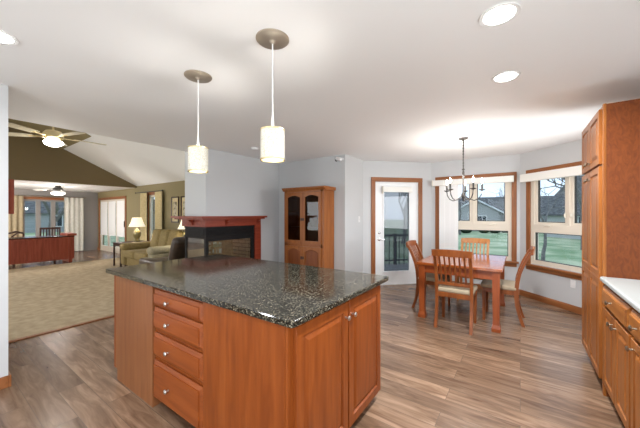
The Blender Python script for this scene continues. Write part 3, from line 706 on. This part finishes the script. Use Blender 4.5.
# ---------------------------------------------------------------- recessed lights
def downlight(x, y, label, pw=22):
    c = thing('recessed_light', label, 'ceiling light', (x, y, 0), 0, 'recessed ceiling lights')
    q = MB().lathe([(.095, 2.439), (.093, 2.433), (.072, 2.436), (.072, 2.439)], n=32, cap=False); q.done('trim_ring', 'white', c, True)
    MB().lathe([(.072, 2.4385), (.070, 2.434), (.001, 2.433)], n=32).done('lens', 'lens', c, True)
    light('ceiling_area_light', 'AREA', (0, 0, 2.428), pw, NEUT, .14, parent=c, spread=math.radians(165))
downlight(-.09, 1.76, 'lit recessed ceiling light nearest the top edge, right of centre', 18)
downlight(-.09, 2.58, 'lit recessed ceiling light nearer the dining area', 44)
downlight(-2.50, .28, 'lit recessed ceiling light at the left edge of the photo', 6)
for x, y in ((-.09, -.2), (-1.5, -.3)):
    light('ceiling_area_light', 'AREA', (x, y, 2.43), 8, NEUT, .14, spread=math.radians(165))  # unseen ceiling lamps added behind the camera as fill, no fixtures
tag(MB().lathe([(.055, 2.44), (.055, 2.425), (.045, 2.41), (.02, 2.406), (.001, 2.406)], n=24).done('smoke_detector', 'plastic', None, True), 'small round white detector on the ceiling near the chimney', 'smoke detector', None, (-3.42, 3.1, 0))

# ---------------------------------------------------------------- little wall things
sc = thing('security_camera', 'small white bullet security camera high at the wall corner above the hutch', 'camera', (-2.55, 4.33, 2.36))
MB().lathe([(.025, 0), (.025, .012), (.008, .016), (.008, .05)], n=16, mtx=Matrix.Rotation(PI/2, 4, 'X')).done('mount', 'plastic', sc, True)
MB().lathe([(.02, -.05), (.032, -.045), (.034, .045), (.030, .05)], n=18, mtx=Matrix.Translation((-.03, -.075, -.005)) @ Matrix.Rotation(-PI/2+.25, 4, 'Y')).done('camera_body', 'plastic', sc, True)
MB().lathe([(.028, .0), (.028, .012)], n=18, mtx=Matrix.Translation((-.075, -.075, -.017)) @ Matrix.Rotation(-PI/2+.25, 4, 'Y')).done('camera_lens', 'lenshole', sc, True)
def plate(name, label, loc, rz, switch):
    c = thing(name, label, 'outlet' if not switch else 'switch', loc, rz)
    MB().box(-.035, .035, -.006, 0, -.057, .057, .003).done('cover_plate', 'plastic', c)
    if switch: MB().box(-.006, .006, -.014, -.005, -.014, .014, .002).done('toggle', 'plastic', c)
    else: MB().box(-.016, .016, -.009, -.005, .008, .036, .003).box(-.016, .016, -.009, -.005, -.036, -.008, .003).done('socket', 'plastic', c)
plate('wall_outlet', 'white wall outlet below the window next to the pantry', (.62, 5.43, .40), -PI/4, False)
plate('light_switch', 'white light switch on the short wall left of the patio door', (-2.5, 4.86, 1.30), PI/2, True)

# ---------------------------------------------------------------- living room
def shade_lamp(loc, label):
    c = thing('table_lamp', label, 'lamp', loc, 0, 'ceramic table lamps')
    MB().lathe([(.075, 0), (.075, .018), (.05, .03), (.04, .06), (.085, .14), (.098, .22), (.08, .29), (.035, .335), (.025, .36)], n=24).done('base', 'ceramic', c, True)
    MB().lathe([(.008, .35), (.006, .44)], n=8).done('neck', 'brass', c, True)
    q = MB(); n = 48
    for (r0, z0), (r1, z1) in (((.20, .41), (.11, .66)),):
        rr = []
        for (R, zz) in ((r0, z0), ((r0+r1)/2-.012, (z0+z1)/2), (r1, z1)):
            rr.append([q.bm.verts.new(((R+(.003 if i % 2 else 0))*math.cos(2*PI*i/n), (R+(.003 if i % 2 else 0))*math.sin(2*PI*i/n), zz)) for i in range(n)])
        for (R, zz) in ((r1-.004, z1), ((r0+r1)/2-.016, (z0+z1)/2), (r0-.004, z0)):
            rr.append([q.bm.verts.new((R*math.cos(2*PI*i/n), R*math.sin(2*PI*i/n), zz)) for i in range(n)])
        rr.append(rr[0])
        for A, B in zip(rr, rr[1:]):
            for i in range(n): q.bm.faces.new((A[i], A[(i+1) % n], B[(i+1) % n], B[i]))
    q.done('lamp_shade', 'shade', c)
    light('table_lamp_light', 'POINT', (0, 0, .53), 9, WARM, .04, parent=c)
    return c
def end_table(loc, label, w=.48, d_=.72):
    c = thing('end_table', label, 'side table', loc)
    MB().box(0, w, 0, d_, .60, .63, .004).done('tabletop', 'dkwood', c)
    for x in (.01, w-.045):
        for y in (.01, d_-.045): MB().box(x, x+.035, y, y+.035, 0, .60).done('leg', 'dkwood', c)
    MB().box(.02, w-.02, .02, d_-.02, .54, .60).done('apron', 'dkwood', c)
    return c
end_table((-8.98, 3.1, .008), 'dark end table at the left end of the sofa')
shade_lamp((-8.74, 3.6, .638), 'lit table lamp with cream shade on the table left of the sofa')
end_table((-6.66, 3.45, .008), 'dark end table between the sofa and the chimney', .42, .6)
shade_lamp((-6.48, 3.75, .638), 'lit table lamp partly hidden behind the chimney corner')
sf = thing('sofa', 'olive gold upholstered sofa against the olive living room wall', 'sofa', (-8.45, 3.08, .008))
SW = 1.72
MB().box(.05, SW-.05, .06, .92, .08, .32, .03, seg=3).done('base', 'sofa', sf, True)
for x in (.05, SW-.11):
    MB().box(x, x+.06, .08, .14, 0, .09, .01).done('foot', 'dkwood', sf)
for x0_, nm in ((0, 'sofa'), (SW-.24, 'sofa_lt')):
    mb = MB(); mb.box(x0_, x0_+.24, .0, .90, .09, .50, .05, seg=4); mb.box(x0_-.015, x0_+.255, -.03, .86, .46, .64, .075, seg=5)
    mb.done('arm', nm, sf, True)
for i in range(2):
    a = .24 + i*.62
    MB().box(a+.004, a+.616, -.04, .70, .30, .475, .05, seg=4).done('seat_cushion', 'sofa', sf, True)
for i in range(3):
    a = .22 + i*.43
    mt = Matrix.Translation((a+.21, .74, .70)) @ Matrix.Rotation(-.22, 4, 'X')
    MB().box(-.212, .212, -.11, .11, -.28, .29, .09, mt, seg=5).done('back_cushion', 'sofa', sf, True)
rc = thing('recliner', 'dark brown leather recliner behind the island, beside the chimney', 'armchair', (-5.62, 2.98, .008), PI/2)
# local: faces +y (rotated to face -x)
MB().box(-.36, .36, -.30, .42, 0, .36, .05, seg=4).done('base', 'leather', rc, True)
MB().box(-.26, .26, -.2, .50, .34, .50, .06, seg=4).done('seat_cushion', 'leather', rc, True)
for sx in (-1, 1):
    MB().box(sx*.36-.10, sx*.36+.09, -.30, .46, .10, .54, .06, seg=5).done('arm', 'leather', rc, True)
mt = Matrix.Translation((0, -.40, .66)) @ Matrix.Rotation(.38, 4, 'X')
MB().box(-.28, .28, -.09, .10, -.36, .32, .085, mt, seg=5).done('backrest', 'leather', rc, True)

def curtain(name, m, label, loc, rz, w, z0, z1, folds, group=None):
    mb = MB(); n = folds*6; outs = []
    top = []; back = []
    for i in range(n+1):
        x = w*i/n; y = .028*math.sin(2*PI*folds*i/n); top.append((x, y)); back.append((x, y+.006))
    poly = top + back[::-1]
    v0 = [mb.bm.verts.new((p[0], p[1], z0)) for p in poly]; v1 = [mb.bm.verts.new((p[0], p[1]*.9, z1)) for p in poly]
    N_ = len(poly)
    for i in range(N_): mb.bm.faces.new((v0[i], v0[(i+1) % N_], v1[(i+1) % N_], v1[i]))
    k = n+1
    for i in range(n):
        for vv in (v0, v1): mb.bm.faces.new((vv[i], vv[i+1], vv[N_-2-i], vv[N_-1-i]))
    return tag(mb.done(name, m, None, True), label, 'curtain', group, loc, rz)
curtain('curtain', 'curtain_tan', 'tan curtain at the left side of the sunroom window', (-13.5, 1.45, 0), PI/2, .68, .03, 2.0, 5, 'sunroom curtains')
curtain('curtain', 'curtain_wht', 'ivory curtain at the right side of the sunroom window', (-13.5, 3.16, 0), PI/2, .57, .03, 2.0, 4, 'sunroom curtains')
tag(MB().tube([(-13.5, 1.35, 2.01), (-13.5, 3.8, 2.01)], .012, 8).done('curtain_rod', 'bronze', None, True), 'thin curtain rod over the sunroom window', 'curtain rod')
curtain('curtain', 'curtain_gold', 'pale gold curtain left of the narrow living room window', (-9.76, 4.11, 0), 0, .44, .05, 2.05, 4, 'living room curtains')
curtain('curtain', 'curtain_gold', 'pale gold curtain right of the narrow living room window', (-8.82, 4.11, 0), 0, .42, .05, 2.05, 4, 'living room curtains')
tag(MB().tube([(-10.05, 4.11, 2.07), (-8.4, 4.11, 2.07)], .012, 8).lathe([(.001, -.03), (.025, 0), (.001, .03)], -10.07, 4.11, 10, 2.07, False).lathe([(.001, -.03), (.025, 0), (.001, .03)], -8.38, 4.11, 10, 2.07, False).done('curtain_rod', 'dkmetal', None, True), 'dark curtain rod over the narrow living room window', 'curtain rod')
for x, lb in ((-8.02, 'framed botanical print nearer the curtained window, over the sofa'), (-7.52, 'framed botanical print partly hidden by the chimney, over the sofa')):
    pf = thing('picture', lb, 'picture', (x, 4.2, 1.16), 0, 'botanical prints over the sofa')
    MB().loop_rings([outline(0, .37, 0, .72, 0), outline(0, .37, 0, .72, -.025), outline(.035, .335, .035, .685, -.018), outline(.035, .335, .035, .685, 0)]).done('frame', 'dkwood', pf)
    MB().box(.03, .34, -.010, -.002, .03, .69).done('mat_board', 'curtain_gold', pf)
    MB().box(.10, .27, -.013, -.009, .14, .58).done('print', 'print', pf)

# desk with chairs, hanging cabinet
dk = thing('desk', 'long red wood desk with a dark top standing at the edge of the carpet', 'desk', (-10.80, .2, 0))
MB().box(-.0, .03, 0, 2.55, .09, .735, .002).done('front_panel', 'desk', dk)
mb = MB()
for i in range(5): mb.box(.03, .036, .02+i*.51, .49+i*.51, .13, .69, .002)
mb.done('panel_moulding', 'desk', dk)
MB().box(-.62, .06, -.02, 2.55, .735, .765, .004).done('desktop', 'desk_top', dk)
MB().box(-.6, .05, 2.42, 2.5, .0, .735, .003).box(-.62, .07, 2.38, 2.60, .765, .83, .006).done('end_post', 'desk', dk)
MB().box(-.58, .0, .0, .06, 0, .735).done('end_post', 'desk', dk)
for y in (.4, 1.3, 2.1): MB().box(-.03, .01, y, y+.05, 0, .10).done('foot', 'dkwood', dk)
ch_ = thing('desk_chair', 'dark slat-back chair behind the red desk', 'chair', (-11.85, 2.45, 0), -PI/2)
for sx in (-.22, .22):
    MB().box(sx-.018, sx+.018, -.018, .018, 0, .98, .003).done('rear_leg', 'dkwood', ch_)
    MB().box(sx-.018, sx+.018, .38, .416, 0, .44, .003).done('front_leg', 'dkwood', ch_)
MB().box(-.24, .24, -.02, .42, .44, .47, .005).done('seat', 'dkwood', ch_)
MB().box(-.24, .24, -.015, .015, .93, .99, .005).done('top_rail', 'dkwood', ch_)
for i in range(6): MB().box(-.185+.065*i, -.160+.065*i, -.006, .006, .47, .94).done('back_slat', 'dkwood', ch_)
ch_ = thing('desk_chair', 'dark low curved-arm chair behind the left part of the red desk', 'chair', (-11.95, 1.55, 0), PI/2+.5)
for sx in (-.22, .22):
    MB().tube([(sx, .2, 0), (sx, .2, .6), (sx, .12, .74), (sx, -.05, .84), (sx, -.22, .86), (sx, -.26, .80), (sx, -.22, 0)], .022, 8).done('arm', 'dkwood', ch_, True)
MB().box(-.24, .24, -.22, .22, .42, .46, .01).done('seat', 'dkwood', ch_)
MB().tube([(-.22, -.24, .84), (0, -.30, .90), (.22, -.24, .84)], .025, 8).done('top_rail', 'dkwood', ch_, True)
hc = thing('hanging_cabinet', 'red wood cabinet hanging from the header at the far left', 'cabinet', (-10.2, 1.45, 1.40), PI/2)
MB().box(-.8, 0, .0, .33, 0, .85, .003).done('cabinet_body', 'desk', hc)
raised('door', 'desk', hc, -.40, -.01, .01, .84, 0, .02, .05); raised('door', 'desk', hc, -.79, -.41, .01, .84, 0, .02, .05)

def fan(loc, label, zc, rod_top, R, a0, bm, hub, lp, bowlr=.15):
    c = thing('ceiling_fan', label, 'ceiling fan', (loc[0], loc[1], 0), 0)
    MB().tube([(0, 0, rod_top), (0, 0, zc+.05)], .012, 10).lathe([(.07, rod_top), (.06, rod_top-.05), (.015, rod_top-.07)], n=20).done('downrod', hub, c, True)
    MB().lathe([(.02, zc+.10), (.09, zc+.08), (.12, zc+.04), (.12, zc-.02), (.07, zc-.06), (.06, zc-.075)], n=28).done('motor', hub, c, True)
    for i in range(5):
        a = a0 + 2*PI*i/5; mt = Matrix.Rotation(a, 4, 'Z') @ Matrix.Translation((0, 0, zc)) @ Matrix.Rotation(.12, 4, 'X')
        b = MB(); pts = [(.24, -.05), (.30, -.062), (R-.05, -.075), (R-.01, -.06), (R, 0), (R-.01, .06), (R-.05, .075), (.30, .062), (.24, .05)]
        b.prism(pts, 'z', -.004, .004); bmesh.ops.transform(b.bm, matrix=mt, verts=b.bm.verts)
        bl = b.done('blade', bm, c)
        q = MB().box(.09, .30, -.02, .02, -.012, -.003, .002); bmesh.ops.transform(q.bm, matrix=mt, verts=q.bm.verts); q.done('blade_iron', hub, bl)
    MB().lathe([(bowlr*.9, zc-.07), (bowlr, zc-.085), (bowlr*.85, zc-.12), (bowlr*.4, zc-.145), (.001, zc-.15)], n=28).done('light_bowl', 'bowl', c, True)
    light('fan_light', 'POINT', (0, 0, zc-.50), lp, WARM, .06, parent=c)
M['fanblade'] = mat('pale gold fan blade', (.46, .41, .29), .35)
M['fanwhite'] = mat('white fan blade', (.72, .70, .66), .4)
fan((-5.74, 1.22), 'pale gold ceiling fan with lit bowl under the vaulted living room ceiling', 2.56, vz(1.22), .66, .25, 'fanblade', 'brass', 13, .115)
fan((-11.5, 2.55), 'ceiling fan with dark motor and lit bowl in the sunroom', 2.12, 2.25, .62, .2, 'fanwhite', 'dkmetal', 22, .17)

# ---------------------------------------------------------------- outdoors
GZ = -1.0
a35 = math.radians(35); sa, ca = math.sin(a35), math.cos(a35)
def W2(px_, D): X = (px_-320)/286*D; return (ca*X - sa*D, ca*D + sa*X)
g = bpy.data.meshes.new('lawn'); gb = bmesh.new()
for xy in ((-120, -120), (120, -120), (120, 120), (-120, 120)): gb.verts.new((*xy, GZ))
gb.faces.new(gb.verts); gb.to_mesh(g); gb.free(); g.materials.append(M['grass'])
o = bpy.data.objects.new('lawn', g); C.objects.link(o); struct(o); o.name = 'ground'
struct(MB().box(-13.7, 1.3, -2.75, 4.2, GZ, -.12).prism([(1.27, 4.2), (1.27, 4.98), (.06, 6.19), (-1.54, 6.19), (-2.6, 5.1), (-2.6, 4.2)], 'z', GZ, -.12).done('foundation', 'extwhite'))

def house(loc, rz, label, wm, W_=6.0, wing=6.0, depth=8, eave=2.65, peak=4.9, wz=(.7, 2.2), rs=.62):
    c = thing('house', label, 'house', (loc[0], loc[1], GZ), rz)
    # local: faces -y ; gabled front bay of width W_, long main body behind it
    hw = W_/2
    MB().prism([(-hw, 0), (hw, 0), (hw, eave), (0, peak-.15), (-hw, eave)], 'y', 0, depth).done('gable_wall', wm, c)
    s_ = (peak-eave)/hw; ov = .45
    for sx in (-1, 1):
        MB().prism([(0, peak), (sx*(hw+ov), eave-ov*s_+.0), (sx*(hw+ov), eave-ov*s_+.16), (0, peak+.17)], 'y', -.35, depth).done('roof', 'roof', c)
        MB().prism([(0, peak-.02), (sx*(hw+ov), eave-ov*s_-.02), (sx*(hw+ov), eave-ov*s_+.18), (0, peak+.19)], 'y', -.42, -.35).done('fascia', 'extwhite', c)
    MB().box(hw, hw+wing, 1.5, depth, 0, eave).box(-hw-wing, -hw, 1.5, depth, 0, eave).done('side_wall', wm, c)
    ym = (1.5+depth)/2; rp = eave + (ym-1.2)*rs
    MB().prism([(1.0, eave-.1), (ym, rp), (depth+.4, eave-.1), (depth+.4, eave-.22), (1.0, eave-.22)], 'x', -hw-wing-.5, hw+wing+.5).done('roof', 'roof', c)
    for (x, y) in ((.75, 0), (hw+2.2, 1.5), (-hw-2.4, 1.5), (hw+4.2, 1.5)):
        wf = MB().box(x-.6, x+.6, y-.06, y+.02, wz[0], wz[1]).done('window', 'extwhite', c)
        MB().box(x-.5, x-.03, y-.09, y-.055, wz[0]+.1, wz[1]-.1).box(x+.03, x+.5, y-.09, y-.055, wz[0]+.1, wz[1]-.1).done('pane', 'extglass', wf)
    return c
x_, y_ = W2(476, 40); house((x_, y_), -math.radians(0)+math.radians(8), 'blue-grey gabled house across the lawn, seen through the middle window', 'siding', 5.6, 7, 8, 2.75, 4.35)
x_, y_ = W2(548, 27); house((x_+4.6, y_-3), -math.radians(48), 'pale house with a broad shingled roof seen through the window by the pantry', 'siding2', 4.0, 6.5, 9, 2.45, 3.6, rs=1.0)
house((-48, 16), math.radians(75), 'blue-grey house seen through the sunroom window', 'siding', 6, 6)

def tree(loc, h_, label, seed, spread=1.0, r0=.22, lv=4):
    rnd = random.Random(seed)
    c = thing('bare_tree', label, 'tree', (loc[0], loc[1], GZ))
    tb = MB(); bb_ = MB()
    def grow(p, d, ln, r, lvl, mb):
        pts = [p]; k = 4; dd = d.copy()
        for i in range(k):
            dd = (dd + Vector((rnd.uniform(-.18, .18), rnd.uniform(-.18, .18), rnd.uniform(-.02, .14)))).normalized()
            pts.append(pts[-1] + dd*ln/k)
        mb.tube(pts, [r*(1-.42*i/k) for i in range(k+1)], 6 if lvl < 2 else 4)
        if lvl >= lv: return
        for j in range(3 if lvl < 3 else 3):
            a = rnd.uniform(0, 2*PI); tilt = rnd.uniform(.45, .95)*spread
            u = dd.orthogonal().normalized(); u.rotate(Matrix.Rotation(a, 3, dd))
            nd = (dd*math.cos(tilt) + u*math.sin(tilt)).normalized()
            grow(pts[-1 if j < 2 else 3], nd, ln*rnd.uniform(.62, .82), r*.55, lvl+1, bb_)
    grow(Vector((0, 0, 0)), Vector((0, 0, 1)), h_*.33, r0, 0, tb)
    tb.done('trunk', 'bark', c, True); bb_.done('branches', 'bark', c)
    return c
tree(W2(403, 23), 8.5, 'bare tree seen through the patio door glass', 23, 1.0, .19, 5)
tree(W2(586, 19), 8.5, 'bare tree on the lawn seen at the right edge of the window by the pantry', 11, 1.05, .28, 5)
tree(W2(543, 14.5), 5.5, 'bare tree with branches over the roof, farther away behind the pantry-side window', 5, 1.0, .09)
tree(W2(460, 33), 8, 'bare tree beside the blue-grey house beyond the middle window', 8, .9, .12)
tree(W2(412, 75), 12, 'distant bare tree left of the blue-grey house', 21, .9, .25)
tree(W2(508, 66), 12, 'distant bare tree rising behind the blue-grey house', 31, .9, .25)
tree((-24, 5), 7, 'bare tree outside the sunroom window', 15, 1, .2)
def shrub(loc, r, label):
    b = bmesh.new(); bmesh.ops.create_icosphere(b, subdivisions=4, radius=r); rnd = random.Random(int(loc[0]*100))
    for v_ in b.verts:
        k = 1 + .10*math.sin(v_.co.x*23+loc[0])*math.sin(v_.co.y*19) + rnd.uniform(-.07, .07); v_.co *= k; v_.co.z = v_.co.z*.75 + r*.7
    q = MB(); q.bm.free(); q.bm = b
    tag(q.done('shrub', 'shrub'), label, 'shrub', 'shrubs across the lawn', (loc[0], loc[1], GZ))
for i, (px_, D) in enumerate(((456, 36), (466, 36), (484, 36), (495, 36), (505, 37), (515, 38))):
    shrub(W2(px_, D), .55 + .1*(i % 2), 'dark evergreen shrub along the far lawn edge before the blue-grey house, %s' % ('leftmost', 'second from left', 'third from left', 'third from right', 'second from right', 'rightmost')[i])
# deck with railing outside the patio door
dk = thing('deck', 'weathered wooden deck outside the patio door', 'deck', (-2.5, 5.03, 0), PI/4)
MB().box(-2.0, 3.7, .22, 2.7, -.14, -.08).done('deck_floor', 'deckwood', dk)
for x in (-1.9, 0, 1.8, 3.5): MB().box(x, x+.1, 2.5, 2.6, GZ, -.14).done('support_post', 'deckwood', dk)
rl = thing('deck_railing', 'black metal railing on the deck outside the patio door', 'railing', (-2.5, 5.03, 0), PI/4)
MB().box(-2.0, 3.7, 2.56, 2.64, .74, .80, .004).box(-2.0, 3.7, 2.58, 2.62, .02, .06).done('rail', 'black', rl)
for i in range(37): MB().box(-1.9+i*.155, -1.88+i*.155, 2.59, 2.61, -.08, .78).done('baluster', 'black', rl)
for x in (-2.0, -.05, 1.82, 3.64): MB().box(x, x+.08, 2.56, 2.64, -.08, .82, .004).done('post', 'black', rl)
